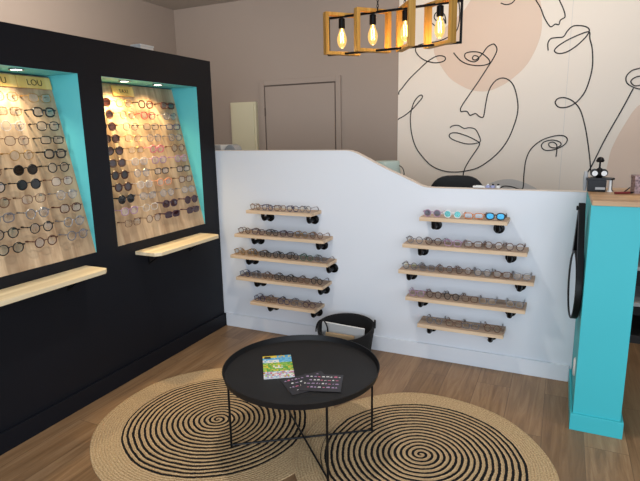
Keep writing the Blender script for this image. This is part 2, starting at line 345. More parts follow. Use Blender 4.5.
# ------------------------------------------------------------------ black display wall with two niches
xb, D, zt = -2.383, 3.257, 2.029
DU = 3.248
znt, znb = 1.8355, .857
y0u = -.5
DXB = .22                      # how far back the tilted board reaches at its top
NI = [(1.2245, 2.0707), (2.229, 3.0754)]
dw = thing('display_wall', 'matt black freestanding display wall with two lit teal eyewear niches', 'display wall', (xb, y0u, 0))
ox, oy = xb, y0u
m = MB()
yy = [y0u, NI[0][0], NI[0][1], NI[1][0], NI[1][1], DU]
for i in (0, 2, 4): m.box(-.42, 0, yy[i]-oy, yy[i+1]-oy, 0, zt)
for a, b in NI:
    m.box(-.42, 0, a-oy, b-oy, znt+.0018, zt); m.box(-.42, 0, a-oy, b-oy, 0, znb-.001); m.box(-.42, -.36, a-oy, b-oy, znb-.001, znt+.0018)
m.build('panel', M_black, dw)
MB().box(.001, .016, 0, DU-oy, 0, .105).build('skirting', M_black, dw, bevel=.004)
def board_x(z): return xb-.004-DXB*(z-znb)/(znt-znb)
ROWS = 11
def rowz(r): return 1.708-.0722*r
M_spot = emis('spot_led', (1, .93, .78, 1), 14)
for k, (a, b) in enumerate(NI):
    m = MB()
    m.box(-.355, -.001, a-oy+.0002, a-oy+.0012, znb, znt); m.box(-.355, -.001, b-oy-.0012, b-oy-.0002, znb, znt)
    m.box(-.355, -.001, a-oy+.0002, b-oy-.0002, znt, znt+.0015)
    m.build('niche_lining', M_tealin, dw)
    # tilted board
    bd = link('display_board', None, dw) if False else None
    m = MB(); ya, yb_ = a-oy+.0015, b-oy-.0015
    m.raw([(-.004, ya, znb), (-.004, yb_, znb), (-.004-DXB, yb_, znt-.006), (-.004-DXB, ya, znt-.006),
           (-.022, ya, znb), (-.022, yb_, znb), (-.022-DXB, yb_, znt-.006), (-.022-DXB, ya, znt-.006)],
          [(0,1,2,3),(7,6,5,4),(0,4,5,1),(1,5,6,2),(2,6,7,3),(3,7,4,0)])
    m.build('display_board', M_board, dw)
    spots = [1.42, 1.775] if k == 0 else [2.475, 2.765]
    for si, ys in enumerate(spots):
        s_ = MB().lathe([(.030, 0), (.036, -.003), (.036, -.006), (.028, -.006), (.026, -.002)], 20, (-.075, ys-oy, znt)).build('spotlight', M_steel, dw, smooth=True)
        MB().lathe([(0, -.004), (.026, -.004)], 20, (-.075, ys-oy, znt)).build('diffuser', M_spot, s_)
        L = bpy.data.lights.new('niche_spot', 'SPOT'); L.energy = NICHE_W[k][si]; L.color = (1, .72, .36) if k else (1, .84, .6); L.spot_size = 2.1; L.spot_blend = .9; L.shadow_soft_size = .03
        lo = bpy.data.objects.new('niche_spot', L); COL.objects.link(lo); lo.location = (xb-.075, ys, znt-.02); lo.rotation_euler = (0, .25, 0)
    # signs
    def sign(yc, zc, w, h, word, sz):
        ang = math.atan2(DXB, znt-.006-znb)
        # local frame on the board: u = +y, v = up the board, n = outwards
        u = Vector((0, 1, 0)); v = Vector((-sin(ang), 0, cos(ang))); n = u.cross(v)
        Mx = Matrix.Translation(Vector((board_x(zc)-ox, yc-oy, zc))+n*.008) @ Matrix(((u.x, v.x, n.x, 0), (u.y, v.y, n.y, 0), (u.z, v.z, n.z, 0), (0, 0, 0, 1)))
        sg = MB().box(-w/2, w/2, -h/2, h/2, -.006, .004).build('sign', M_sign, dw, bevel=.0015); sg.matrix_local = Mx
        tx = link('lettering', text_mesh(word, sz, .0006, M_ink, 'lettering', -.0004), sg, (0, -.002, .0048))
        sg['label'] = 'honey wood sign reading '+word
    if k == 0:
        sign(1.962, 1.79, .198, .062, 'LOU', .046); sign(1.760, 1.79, .198, .062, 'LOU', .046); sign(1.558, 1.79, .198, .062, 'LOU', .046)
    else:
        sign(2.585, 1.785, .175, .064, 'TAXI', .036)

# ledges under the niches
for (a, b), lab in zip(((1.33, 1.985), (2.36, 3.01)), ('pale wood ledge under the left eyewear niche on the black wall', 'pale wood ledge under the right eyewear niche on the black wall')):
    t = thing('wall_ledge', lab, 'shelf', (xb, a, .8), group='ledges on the black wall')
    MB().prism([(.001, 0), (.155, .0), (.185, .03), (.185, b-a-.03), (.16, b-a), (.001, b-a)], -.022, 0, 'Z').build('shelf_board', M_ledge, t, bevel=.003)
    for y in (.12, b-a-.12):
        MB().box(.001, .006, y-.012, y+.012, -.11, -.0225).box(.006, .13, y-.012, y+.012, -.028, -.0225).tube([(.004, y, -.10), (.11, y, -.030)], .004).build('bracket', M_metal, t)

# small white box standing on top of the black wall
t = thing('white_box', 'small white box standing on top of the black display wall', 'box', (-2.56, 2.763, zt), 0)
MB().box(-.04, .04, -.06, .06, 0, .045).build('box_body', M_white2, t, bevel=.003)
MB().box(-.042, .042, -.063, .063, .0455, .058).build('lid', M_white2, t, bevel=.003)

# ------------------------------------------------------------------ white counter with a stepped top
XC0, XC1 = -2.44, .135
ct = thing('reception_counter', 'white reception counter front with a curved stepped top edge', 'counter', (XC0, D, 0))
prof = [(XC0, 1.385), (-1.33, 1.385), (-1.295, 1.382), (-1.26, 1.372), (-1.22, 1.354), (-1.152, 1.320), (-1.049, 1.269), (-.95, 1.226), (-.881, 1.195), (-.815, 1.165), (-.79, 1.1555), (-.765, 1.1515), (-.73, 1.150), (XC1, 1.150)]
P = [(XC1-XC0, 0), (0, 0)]+[(x-XC0, z) for x, z in prof]
MB().prism(P, .0, .05).build('panel', M_white, ct)
P2 = [(x-XC0, z+.0005) for x, z in prof]; P3 = [(x, z+.0035) for x, z in P2][::-1]
MB().prism(P2+P3, -.001, .052).build('top_edge', M_edge, ct)
MB().box(0.078, XC1-XC0-.012, -.014, -.0005, 0, .105).build('skirting', M_white, ct, bevel=.004)
MB().box(1.55, XC1-XC0, .053, .36, 1.0, 1.03).box(1.57, 1.60, .053, .36, 0, 1.0).box(XC1-XC0-.05, XC1-XC0-.02, .053, .36, 0, 1.0).build('inner_worktop', M_white, ct)

# teal end of the counter with wood worktop
tp = thing('teal_counter_end', 'teal end panel of the counter carrying a light wood worktop', 'counter', (.135, 2.704, 0))
MB().box(.0008, .213, 0, .606, 0, 1.15).build('panel', M_teal, tp, bevel=.003)
m = MB().box(-.0105, .226, -.014, -.0005, 0, .088).box(-.0105, 0, -.0004, .537, 0, .088).box(.2135, .226, -.0004, .606, 0, .088)
m.build('skirting', M_teal, tp, bevel=.003)
MB().box(.95, 1.0, .0, .606, 0, 1.15).build('far_panel', M_teal, tp, bevel=.003)
MB().box(.003, 1.02, -.012, .62, 1.1505, 1.173).build('worktop', M_top, tp, bevel=.003)

t = thing('wall_socket', 'small white oval plate low on the side of the teal panel', 'socket', (.1353, 2.86, .27))
MB().lathe([(0, .009), (.028, .009), (.034, .004), (.034, 0)], 20, M=Matrix.Rotation(-pi/2, 4, 'Y') @ Matrix.Diagonal((1.5, 1, 1, 1))).build('cover_plate', M_white2, t, smooth=True)
MB().lathe([(0, .0096), (.012, .0096), (.013, .0091)], 14, M=Matrix.Rotation(-pi/2, 4, 'Y')).build('socket_hole', M_grey, t)

# round mirror hung by a black strap on the teal side
t = thing('round_mirror', 'round black-rimmed mirror hung from a black strap on the teal panel', 'mirror', (.121, 2.93, .70), math.radians(4.5))
R = .175; MR = Matrix.Rotation(-pi/2, 4, 'Y')
MB().lathe([(0, .002), (R, .002), (R+.004, .005), (R+.004, .032), (R-.001, .035), (R-.009, .032), (R-.009, .029), (0, .029)], 48, M=MR).build('rim', M_leather, t, smooth=True)
NTm = NT('mirror_glass'); g = NTm.n('BsdfGlossy'); g.inputs['Roughness'].default_value = .02; g.inputs['Color'].default_value = (.9, .92, .93, 1); NTm.surf(g.outputs[0])
MB().lathe([(0, .0298), (R-.0095, .0298)], 48, M=MR).build('glass', NTm.m, t)
m = MB()
for s in (-1, 1):
    m.raw([(-.001, s*.172, .05), (-.001, s*.172, -.03), (-.001, s*.004, .37), (-.001, s*.012, .43),
           (-.030, s*.172, .05), (-.030, s*.172, -.03), (-.030, s*.004, .37), (-.030, s*.012, .43)],
          [(0,1,2,3),(7,6,5,4),(0,4,5,1),(1,5,6,2),(2,6,7,3),(3,7,4,0)])
m.build('strap', M_leather, t)
MB().lathe([(0, .040), (.012, .040), (.012, .034), (.008, .032), (.008, 0)], 18, (0, 0, 0), M=Matrix.Translation((0, 0, .405)) @ MR).build('hanging_peg', M_leather, t, smooth=True)

# dark shelf unit glimpsed past the teal panel
t = thing('shelf_unit', 'dark low shelf unit with grey shelves behind the teal panel', 'cabinet', (.40, 4.06, 0))
MB().box(0, .03, 0, .5, 0, .82).box(1.2, 1.23, 0, .5, 0, .82).box(0.03, 1.2, .47, .5, 0, .82).box(0.03, 1.2, 0, .47, 0, .06).box(0, 1.23, 0, .5, .8205, .85).build('carcass', M_dark, t)
for z in (.27, .53): MB().box(.031, 1.199, .01, .469, z, z+.025).build('shelf', M_grey, t)
# ------------------------------------------------------------------ eyewear
def frm(name, c, metal=0, rough=.3): return pbr('frame_'+name, srgb(*c), rough, metal, var=.06, vscale=80)
FM = {'black': frm('black', (18,18,20)), 'tortoise': frm('tortoise', (74,38,24)), 'gold': frm('gold', (176,140,84), .8), 'silver': frm('silver', (150,152,158), .8),
      'red': frm('red', (168,34,40)), 'pink': frm('pink', (214,120,130)), 'clear': frm('clear', (200,192,184), 0, .15), 'brown': frm('brown', (104,72,52)),
      'grey': frm('grey', (104,104,110)), 'peach': frm('peach', (222,150,110)), 'purple': frm('purple', (62,36,56)), 'navy': frm('navy', (30,42,84)),
      'orange': frm('orange', (206,118,58)), 'white': frm('white', (220,222,226)), 'lilac': frm('lilac', (168,132,160)), 'green': frm('green', (70,100,84))}
LM = {'clear': lensmat('lens_clear', (.90, .91, .92, 1), .2), 'brown': lensmat('lens_brown', (.07, .02, .012, 1), .12), 'black': lensmat('lens_black', (.02, .02, .022, 1), .08),
      'purple': lensmat('lens_purple', (.10, .05, .10, 1), .08), 'cyan': lensmat('lens_cyan_mirror', (.1, .3, .3, 1), .6, (.35, .95, .9, 1), .25),
      'blue': lensmat('lens_blue_mirror', (.02, .08, .15, 1), .55, (.08, .35, .55, 1), .2), 'grey': lensmat('lens_grey', (.25, .25, .3, 1), .12),
      'amber': lensmat('lens_amber', (.35, .14, .05, 1), .12)}
def outline(style, n=28):
    P = []
    for i in range(n):
        a = 2*pi*i/n; c, s_ = cos(a), sin(a)
        if style == 'round': x, z = .0235*c, .0225*s_
        elif style == 'rectangular': e = .55; x = .0265*abs(c)**e*(1 if c >= 0 else -1); z = .0175*abs(s_)**e*(1 if s_ >= 0 else -1)
        elif style == 'cat-eye': e = .75; x = .0265*abs(c)**e*(1 if c >= 0 else -1); z = .0195*abs(s_)**e*(1 if s_ >= 0 else -1); z += max(0, c)*.005*max(0, s_+.2); x += .002*max(0, c)*max(0, s_)
        elif style == 'aviator': x, z = .0265*c, .0225*s_; x *= 1-.12*max(0, -s_); z -= .004*max(0, -s_)*max(0, c)
        else: e = .78; x = .0255*abs(c)**e*(1 if c >= 0 else -1); z = .0205*abs(s_)**e*(1 if s_ >= 0 else -1)
        P.append((x, z))
    return P
LCX = .0335
_cache = {}
def gmesh(kind, *a):
    k = (kind,)+a
    if k not in _cache: _cache[k] = globals()['mk_'+kind](*a)
    return _cache[k]
def mk_front(style, thick, fm):
    r = {0: .0018, 1: .0026, 2: .0040}[thick]; m = MB()
    for s_ in (1, -1): m.tube([(s_*(LCX+x), 0, z) for x, z in outline(style)], r, 6, closed=True)
    m.tube([(-.0105, -.001, .006), (-.005, -.002, .0095), (.005, -.002, .0095), (.0105, -.001, .006)], r*1.05, 6)
    for s_ in (1, -1): m.tube([(s_*(LCX+.0255), 0, .009), (s_*.0655, .001, .010), (s_*.0665, .006, .010)], r*1.15, 6)
    return m.mesh('front_frame', FM[fm], True)
def mk_lens(style, side, lm):
    P = outline(style); m = MB(); n = len(P); s_ = side
    m.raw([(s_*(LCX+x*.985), .0003, z*.985) for x, z in P], [tuple(range(n))])
    return m.mesh('lens', LM[lm])
def mk_temple(side, L, thick, fm):
    r = {0: .0013, 1: .0021, 2: .0031}[thick]; m = MB(); s_ = side
    if L < .1:  # the ends run into the tilted board
        m.tube([(s_*.0665, .007, .010), (s_*.0665, L, .008)], r, 6).tube([(s_*.0665, L-.014, .009), (s_*.0665, L, .008)], .0042, 8)
    else:
        m.tube([(s_*.0665, .007, .010), (s_*.0655, .06, .010), (s_*.064, L-.035, .008), (s_*.062, L-.012, -.006), (s_*.060, L, -.0205)], [r, r, r*1.1, r*1.8, r*1.8], 6)
    return m.mesh('temple', FM[fm], True)
SUN = ('brown', 'black', 'purple', 'cyan', 'blue', 'grey', 'amber')
def glasses(style, thick, fm, lm, loc, rz, L, label, group, tilt=0, sc=1):
    sun = lm in SUN
    t = thing('sunglasses' if sun else 'eyeglasses', label, 'sunglasses' if sun else 'glasses', loc, group=group, rot=(tilt, 0, rz))
    t.scale = (sc, sc, sc)
    link('front_frame', gmesh('front', style, thick, fm), t)
    for s_ in (1, -1):
        link('lens', gmesh('lens', style, s_, lm), t); link('temple', gmesh('temple', s_, L, thick, fm), t)
    return t

ORD = ['top', 'second', 'third', 'fourth', 'fifth', 'sixth', 'seventh', 'eighth', 'ninth', 'tenth', 'bottom']
TH = {0: 'thin', 1: '', 2: 'bold'}
def desc(style, thick, fm, lm):
    a = (TH[thick]+' ') if TH[thick] else ''
    k = 'sunglasses with %s lenses' % lm if lm in SUN else 'glasses'
    return f"{a}{fm} {style} {k}"
G0 = [(0,'gold'), (0,'clear')]
nR = [('cat-eye',0,'gold','clear'), ('soft',2,'black','clear'), ('soft',1,'black','clear'), ('rectangular',1,'black','clear'), ('soft',2,'black','clear'), ('round',1,'black','clear'),
      ('soft',0,'brown','clear'), ('round',0,'silver','clear'), ('soft',1,'tortoise','clear'), ('round',1,'silver','clear'), ('round',1,'grey','clear')]
nM = [('soft',0,'gold','clear'), ('rectangular',0,'gold','clear'), ('round',0,'clear','clear'), ('soft',0,'brown','clear'), ('round',0,'gold','clear'), ('round',1,'black','black'),
      ('round',1,'black','black'), ('soft',0,'brown','clear'), ('round',1,'silver','clear'), ('round',1,'black','clear'), ('round',1,'tortoise','clear')]
nL = [('rectangular',0,'brown','clear'), ('soft',0,'gold','clear'), ('round',0,'gold','clear'), ('rectangular',0,'clear','clear'), ('soft',0,'silver','clear'), ('soft',0,'brown','clear'),
      ('round',1,'black','clear'), ('round',1,'brown','clear'), ('soft',1,'grey','clear'), ('round',1,'black','clear'), ('round',1,'black','clear')]
r1 = [('soft',2,'tortoise','brown'), ('round',2,'brown','brown'), ('aviator',1,'tortoise','brown'), ('soft',2,'tortoise','brown'), ('aviator',1,'black','brown'), ('soft',2,'brown','brown'),
      ('round',2,'tortoise','black'), ('round',2,'tortoise','brown'), ('round',2,'black','black'), ('soft',1,'lilac','clear'), ('cat-eye',0,'brown','clear')]
r2 = [('soft',1,'gold','clear'), ('round',0,'gold','clear'), ('soft',0,'brown','clear'), ('cat-eye',0,'gold','clear'), ('rectangular',0,'gold','clear'), ('soft',1,'clear','clear'),
      ('round',0,'silver','clear'), ('soft',1,'clear','clear'), ('cat-eye',0,'silver','clear'), ('soft',0,'clear','clear'), ('round',0,'brown','clear')]
r3 = [('soft',2,'tortoise','clear'), ('soft',1,'red','clear'), ('rectangular',0,'black','clear'), ('soft',0,'grey','clear'), ('soft',2,'pink','clear'), ('cat-eye',1,'lilac','clear'),
      ('rectangular',1,'black','clear'), ('soft',1,'peach','clear'), ('round',0,'silver','clear'), ('soft',2,'purple','purple'), ('rectangular',2,'purple','purple')]
r4 = [('rectangular',2,'tortoise','grey'), ('soft',1,'grey','clear'), ('rectangular',1,'navy','clear'), ('soft',1,'grey','clear'), ('round',1,'brown','clear'), ('soft',1,'lilac','clear'),
      ('rectangular',1,'black','clear'), ('cat-eye',1,'brown','clear'), ('soft',0,'silver','clear'), ('round',2,'purple','purple'), ('rectangular',2,'purple','purple')]
for cols, ys, nm, cn in (((nL, nM, nR), (1.555, 1.745, 1.938), 'left', ('left', 'middle', 'right')),
                         ((r1, r2, r3, r4), (2.345, 2.525, 2.708, 2.925), 'right', ('first', 'second', 'third', 'fourth'))):
    for ci, (c, y) in enumerate(zip(cols, ys)):
        for r, (st, th, fm, lm) in enumerate(c):
            z = rowz(r); off = .052
            bxx = board_x(z+.010)
            lab = f"{desc(st, th, fm, lm)}, {cn[ci]} column, {ORD[r]} row, {nm} niche"
            glasses(st, th, fm, lm, (bxx+off*1.08, y+random.uniform(-.004, .004), z), pi/2+random.uniform(-.05, .05), round(off-.003, 4), lab, f'eyewear on the {nm} niche board', tilt=0, sc=1.08)

# ------------------------------------------------------------------ pipe-bracket shelves and the eyewear on them
SH = {'left': [(-2.030,-1.511,.963), (-2.140,-1.425,.783), (-2.185,-1.398,.622), (-2.145,-1.438,.457), (-2.030,-1.497,.279)],
      'right': [(-.774,-.262,.977), (-.878,-.147,.802), (-.902,-.101,.632), (-.853,-.137,.459), (-.772,-.250,.287)]}
BR = {'left': [(-1.925,-1.563), (-2.017,-1.495), (-2.074,-1.419), (-2.01,-1.486), (-1.903,-1.546)],
      'right': [(-.699,-.322), (-.78,-.244), (-.851,-.18), (-.772,-.227), (-.71,-.33)]}
SO = ['top', 'second', 'third', 'fourth', 'bottom']
DEP = .165
def rnd(k): return random.choice(k)
plain = [('soft',1,'black','clear'), ('round',1,'silver','clear'), ('rectangular',1,'tortoise','clear'), ('round',1,'grey','clear'), ('cat-eye',1,'brown','clear'), ('soft',1,'navy','clear'), ('round',1,'gold','clear'), ('soft',1,'black','clear'), ('rectangular',1,'grey','clear')]
sets = {('right', 0): [('round',1,'lilac','grey'), ('round',1,'white','cyan'), ('rectangular',1,'orange','brown'), ('soft',2,'black','blue')]}
pool = {'left': [('round',1,'black','clear'), ('soft',1,'grey','clear'), ('round',1,'brown','clear'), ('soft',1,'black','clear'), ('round',1,'tortoise','clear'), ('soft',1,'green','clear'), ('soft',1,'navy','clear'), ('cat-eye',1,'purple','clear'), ('round',1,'gold','clear'), ('rectangular',1,'grey','clear'), ('round',1,'grey','clear'), ('cat-eye',1,'brown','clear')],
        'right': [('round',1,'grey','clear'), ('round',1,'brown','clear'), ('soft',1,'silver','clear'), ('rectangular',1,'grey','clear'), ('soft',1,'black','clear'), ('round',1,'tortoise','clear'), ('round',1,'black','clear'), ('cat-eye',1,'brown','clear'), ('soft',1,'lilac','clear'), ('round',1,'silver','clear')]}
CNT = {'left': (5, 6, 7, 7, 5), 'right': (4, 6, 7, 6, 4)}
R9 = random.Random(21)
for sd in CNT:
    for kk, c in enumerate(CNT[sd]):
        if (sd, kk) not in sets: sets[(sd, kk)] = [R9.choice(pool[sd]) for _ in range(c)]
for side in ('left', 'right'):
    for k, (x0, x1, zf) in enumerate(SH[side]):
        L = x1-x0; top = zf+.010; 
        t = thing('display_shelf', f'{SO[k]} wooden pipe-bracket shelf of the {side} stack on the white counter', 'shelf', (x0, D, top), group=f'{side} stack of counter shelves')
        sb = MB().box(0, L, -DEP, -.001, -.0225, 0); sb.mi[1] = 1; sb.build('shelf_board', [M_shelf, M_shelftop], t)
        for bx in BR[side][k]:
            u = bx-x0
            b = MB().tube([(u, -.008, -.068), (u, -.085, -.068), (u, -.102, -.064), (u, -.108, -.050), (u, -.108, -.0230)], .013, 12)
            b.lathe([(0, 0), (.016, 0), (.016, .022), (0, .022)], 14, (0,0,0), M=Matrix.Translation((u, -.094, -.068)) @ Matrix.Rotation(-pi/2, 4, 'X') )
            b = b.build('bracket', M_pipe, t, smooth=True)
            MB().lathe([(0, .001), (.033, .001), (.033, .008), (.019, .011), (.0185, .024), (0, .024)], 22, M=Matrix.Translation((u, 0, -.068)) @ Matrix.Rotation(pi/2, 4, 'X')).build('flange', M_pipe, b, smooth=True)
        G = sets[(side, k)]; n = len(G); sc = min(1, (L-.01)/n/.142) if n > 3 else 1
        if (side, k) == ('right', 4): xs = [.10, .225, .325, .455]; sc = .82
        elif (side, k) == ('right', 3): xs = [.065, .175, .285, .395, .50, .655]; sc = .78
        else: xs = [(i+.5)*(L-.02)/n+.01 for i in range(n)]
        for i, ((st, th, fm, lm), x) in enumerate(zip(G, xs)):
            o = ['first', 'second', 'third', 'fourth', 'fifth', 'sixth', 'seventh'][i]
            lab = f"{desc(st, th, fm, lm)}, {o} from left, {SO[k]} shelf, {side} stack"
            hh = {'round': .0225, 'rectangular': .0175, 'cat-eye': .0195, 'aviator': .0265}.get(st, .0205)+{0:.0018,1:.0029,2:.0040}[th]
            g = glasses(st, th, fm, lm, (x0+x, D-DEP+.032+random.uniform(0, .006), top+hh*.92), random.uniform(-.06, .06), .125, lab, f'eyewear on the {side} stack of shelves', sc=sc)
            g.scale = (sc, .95, .92)

# ------------------------------------------------------------------ rugs
def rug(cx, cy, rb, ro, pitch, label, z, rot):
    m = MB(); n = 96; prof = [(0, .005), (ro*.5, .005), (ro-.01, .005), (ro, .003), (ro+.001, 0)]
    vs = []; rings = []
    for r, zz in prof:
        if r == 0: rings.append([len(vs)]); vs.append((0, 0, zz)); continue
        rings.append([len(vs)+j for j in range(n)])
        for j in range(n):
            a = 2*pi*j/n; k = 1+.012*sin(3*a+rot)+.006*sin(7*a+1)
            vs.append((r*k*cos(a), r*k*sin(a), zz))
    fs = []
    for A, B in zip(rings, rings[1:]):
        for j in range(n):
            k = (j+1) % n
            fs.append((A[0], B[j], B[k]) if len(A) == 1 else (A[j], B[j], B[k], A[k]))
    m.raw(vs, fs)
    o = m.build('round_rug', rug_mat('jute_rug', rb, ro, pitch, rot)); o.location = (cx, cy, z)
    tag(o, label, 'rug', 'round braided jute rugs')
rug(-1.583, 2.045, .486, .635, .0275, 'round jute rug with black spiral, left one beside the black wall', .0005, .5)
rug(-.510, 2.165, .474, .590, .0275, 'round jute rug with black spiral, right one under the table edge', .0060, 2.2)

# ------------------------------------------------------------------ round tray table
TC = (-1.078, 2.062); TZ = .408; TR = .378
t = thing('round_table', 'black round metal tray table with thin wire legs standing on the rugs', 'table', (TC[0], TC[1], 0))
zz = TZ
MB().lathe([(0, zz-.034), (TR-.014, zz-.034), (TR-.008, zz-.030), (TR, zz), (TR-.004, zz+.001), (TR-.012, zz-.026), (TR-.018, zz-.029), (0, zz-.029)], 96).build('tray', M_tray, t, smooth=True)
ang = [math.radians(a) for a in (34, 134.5, 214, 314.5)]; LR = .353
for a in ang:
    MB().tube([(LR*cos(a), LR*sin(a), .0058 if a > 3.5 and a < 4 else .0112), (LR*cos(a), LR*sin(a), zz-.0341)], .0055, 10).build('leg', M_metal, t, smooth=True)
for a in ang[:2]:
    MB().tube([(LR*cos(a), LR*sin(a), .0175 if a == ang[0] else .0255), (-LR*cos(a), -LR*sin(a), .0175 if a == ang[0] else .0255)], .005, 8).build('floor_bar', M_metal, t, smooth=True)
top = TZ-.029

# booklet and flyers on the table
def frame_on(p0, p1, p3): # origin bottom-left corner p0, x towards p1, y towards p3
    p0, p1, p3 = Vector(p0), Vector(p1), Vector(p3); return p0, p1-p0, p3-p0
PAL = {'sky': srgb(84,176,226), 'sky2': srgb(150,210,236), 'green': srgb(96,170,64), 'lime': srgb(164,206,90), 'yellow': srgb(236,206,60), 'white': srgb(236,238,236), 'pink': srgb(222,120,150), 'blue': srgb(60,100,180), 'dark': srgb(40,40,36), 'red': srgb(206,70,60), 'mauve': srgb(188,160,200)}
PM = {k: pbr('print_'+k, v, .45, var=.03, vscale=40) for k, v in PAL.items()}
keys = list(PM)
W_, H_ = .155, .245
bk = thing('brochure', 'colourful green and sky-blue brochure lying on the black table', 'brochure', (-1.195, 1.905, top+.0002), math.radians(118-90))
bk.rotation_euler = (0, 0, math.radians(32.5))
MB().box(0, W_-.01, 0, H_, 0, .005).build('pages', M_paper, bk)
m = MB(); nx, ny = 18, 30
for j in range(ny):
    for i in range(nx):
        u, v = i/nx, 1-(j+.5)/ny     # v: 0 top, 1 bottom
        if v < .10: k = 'yellow' if i < 9 or random.random() < .3 else 'sky'
        elif v < .34: k = 'white' if (.2 < v < .32 and i < 10 and random.random() < .8) else ('sky2' if random.random() < .3 else 'sky')
        elif v < .74: k = rnd(['green', 'green', 'lime', 'lime', 'green', 'yellow']); k = 'white' if (.48 < v < .6 and 5 < i < 12 and random.random() < .6) else k
        else: k = rnd(['white', 'pink', 'mauve', 'white', 'mauve', 'white', 'lime', 'white', 'sky2', 'red'])
        if .03 < v < .12 and 1 <= i < 5: k = 'dark'
        m.cur = keys.index(k); x0, x1 = (W_-.01)*i/nx, (W_-.01)*(i+1)/nx; y0_, y1_ = H_*j/ny, H_*(j+1)/ny
        m.raw([(x0, y0_, .0053), (x1, y0_, .0053), (x1, y1_, .0053), (x0, y1_, .0053)], [(0, 1, 2, 3)])
m.build('cover_picture', [PM[k] for k in keys], bk)
M_fly = pbr('flyer_black', srgb(30,30,38), .35, var=.1)
def flyer(loc, rz, w, h, label, n, seed):
    R_ = random.Random(seed)
    f = thing('flyer', label, 'flyer', loc, rz, 'black flyers on the table')
    MB().box(0, w, 0, h, 0, .0012).build('card', M_fly, f)
    m = MB(); q = ['white', 'pink', 'mauve', 'sky2']
    for row in range(n):
        y = h*(.82-.62*row/max(1, n-1)); x = w*(.06+.1*(row % 2))
        while x < w*.9:
            l = R_.uniform(.007, .018); g = R_.uniform(.003, .007); hh = R_.uniform(.005, .013)
            m.cur = q.index(R_.choice(['white', 'white', 'mauve', 'pink', 'mauve']))
            m.raw([(x, y, .0014), (x+l, y+R_.uniform(-.002, .002), .0014), (x+l*.8, y+hh, .0014), (x+.002, y+hh*.8, .0014)], [(0, 1, 2, 3)])
            x += l+g
    m.build('printed_marks', [PM[k] for k in q], f)
flyer((-1.001, 1.825, top+.0002), math.radians(49.3), .21, .16, 'dark flyer with pale printed marks, lower one next to the bright brochure', 4, 3)
flyer((-.993, 1.872, top+.0018), math.radians(18), .185, .165, 'dark flyer with pale printed marks, lying on top of the other flyer', 4, 5)

# ------------------------------------------------------------------ basket with magazines
bc = (-1.250, 3.05)
t = thing('basket', 'black soft basket with loop handles at the foot of the white counter', 'basket', (bc[0], bc[1], 0))
m = MB().lathe([(0, .002), (.15, .002), (.168, .03), (.190, .18), (.197, .236), (.192, .239), (.184, .234), (.178, .18), (.156, .035), (.14, .012), (0, .010)], 48, M=Matrix.Diagonal((1.0, .92, 1, 1)))
m.v = [(x, y, z+(.10*max(0, y)+.26*min(0, y))*z/.25) for x, y, z in m.v]
m.build('basket_body', M_felt, t, smooth=True)
for s_ in (-1, 1):
    P = [(s_*.190, .02, .20), (s_*.192, .02, .235), (s_*.190, .035, .262), (s_*.186, .06, .270), (s_*.180, .085, .262), (s_*.176, .10, .235), (s_*.174, .10, .20)]
    if s_ < 0: P = [(-.128+.038*cos(a), -.105+.012*cos(a), .205+.082*sin(a)) for a in [pi-i*pi/10 for i in range(11)]]
    MB().tube(catmull(P, 3), .0048, 8).build('handle', M_leather, t, smooth=True)
M_tan = pbr('tan_cover', srgb(176,150,116), .6, var=.05)
for mt, mc, lab, y, w, h0, rx, ry in ((M_tan, M_tan, 'tan booklet standing in front of the white magazine in the basket', -.100, .20, .185, -.02, .0), (M_paper, M_grey, 'white and grey magazine standing across the middle of the black basket', -.066, .298, .235, -.04, .030)):
    g = thing('magazine', lab, 'magazine', (bc[0]+.0, bc[1]+y, .020), rot=(rx, ry, 0))
    MB().box(-w/2, w/2, -.007, .007, 0, h0).build('pages', mt, g, bevel=.001)
    MB().box(-w/2-.001, w/2+.001, -.0092, -.0072, 0, h0-.002).build('cover', mc, g)

# ------------------------------------------------------------------ linear pendant light with four wood frames
ax0, ax1 = Vector((-1.483, 3.362, 2.25)), Vector((-.602, 3.312, 2.25))
dirx = (ax1-ax0).normalized(); LEN = (ax1-ax0).length
ch = thing('pendant_light', 'long black and wood pendant light with four glowing filament bulbs', 'pendant light', ax0, math.atan2(dirx.y, dirx.x))
m = MB(); hb_ = .232; q = .0065
m.box(0, LEN, -q, q, -q, q).box(0, LEN, -q, q, -hb_-q, -hb_+q).box(-q, q, -q, q, -hb_-q, q).box(LEN-q, LEN+q, -q, q, -hb_-q, q)
m.build('metal_frame', M_metal, ch)
M_amber = NT('bulb_glass'); tr = M_amber.n('BsdfTransparent'); tr.inputs[0].default_value = (1, .78, .42, 1)
em = M_amber.n('Emission'); em.inputs[0].default_value = (1, .62, .22, 1); em.inputs[1].default_value = 1.7
lw = M_amber.n('LayerWeight'); lw.inputs[0].default_value = .35; gl = M_amber.n('BsdfGlossy'); gl.inputs['Roughness'].default_value = .05
mx = M_amber.n('MixShader'); mx.inputs[0].default_value = .45; M_amber.l(tr.outputs[0], mx.inputs[1]); M_amber.l(em.outputs[0], mx.inputs[2])
m2 = M_amber.n('MixShader'); m2.inputs[0].default_value = .06; M_amber.l(mx.outputs[0], m2.inputs[1]); M_amber.l(gl.outputs[0], m2.inputs[2]); M_amber.surf(m2.outputs[0])
M_fil = emis('filament', (1, .70, .30, 1), 40)
bpos = [(-1.386, 3.357), (-1.166, 3.345), (-.948, 3.332), (-.731, 3.319)]
rang = [47, 48, -56, -38]
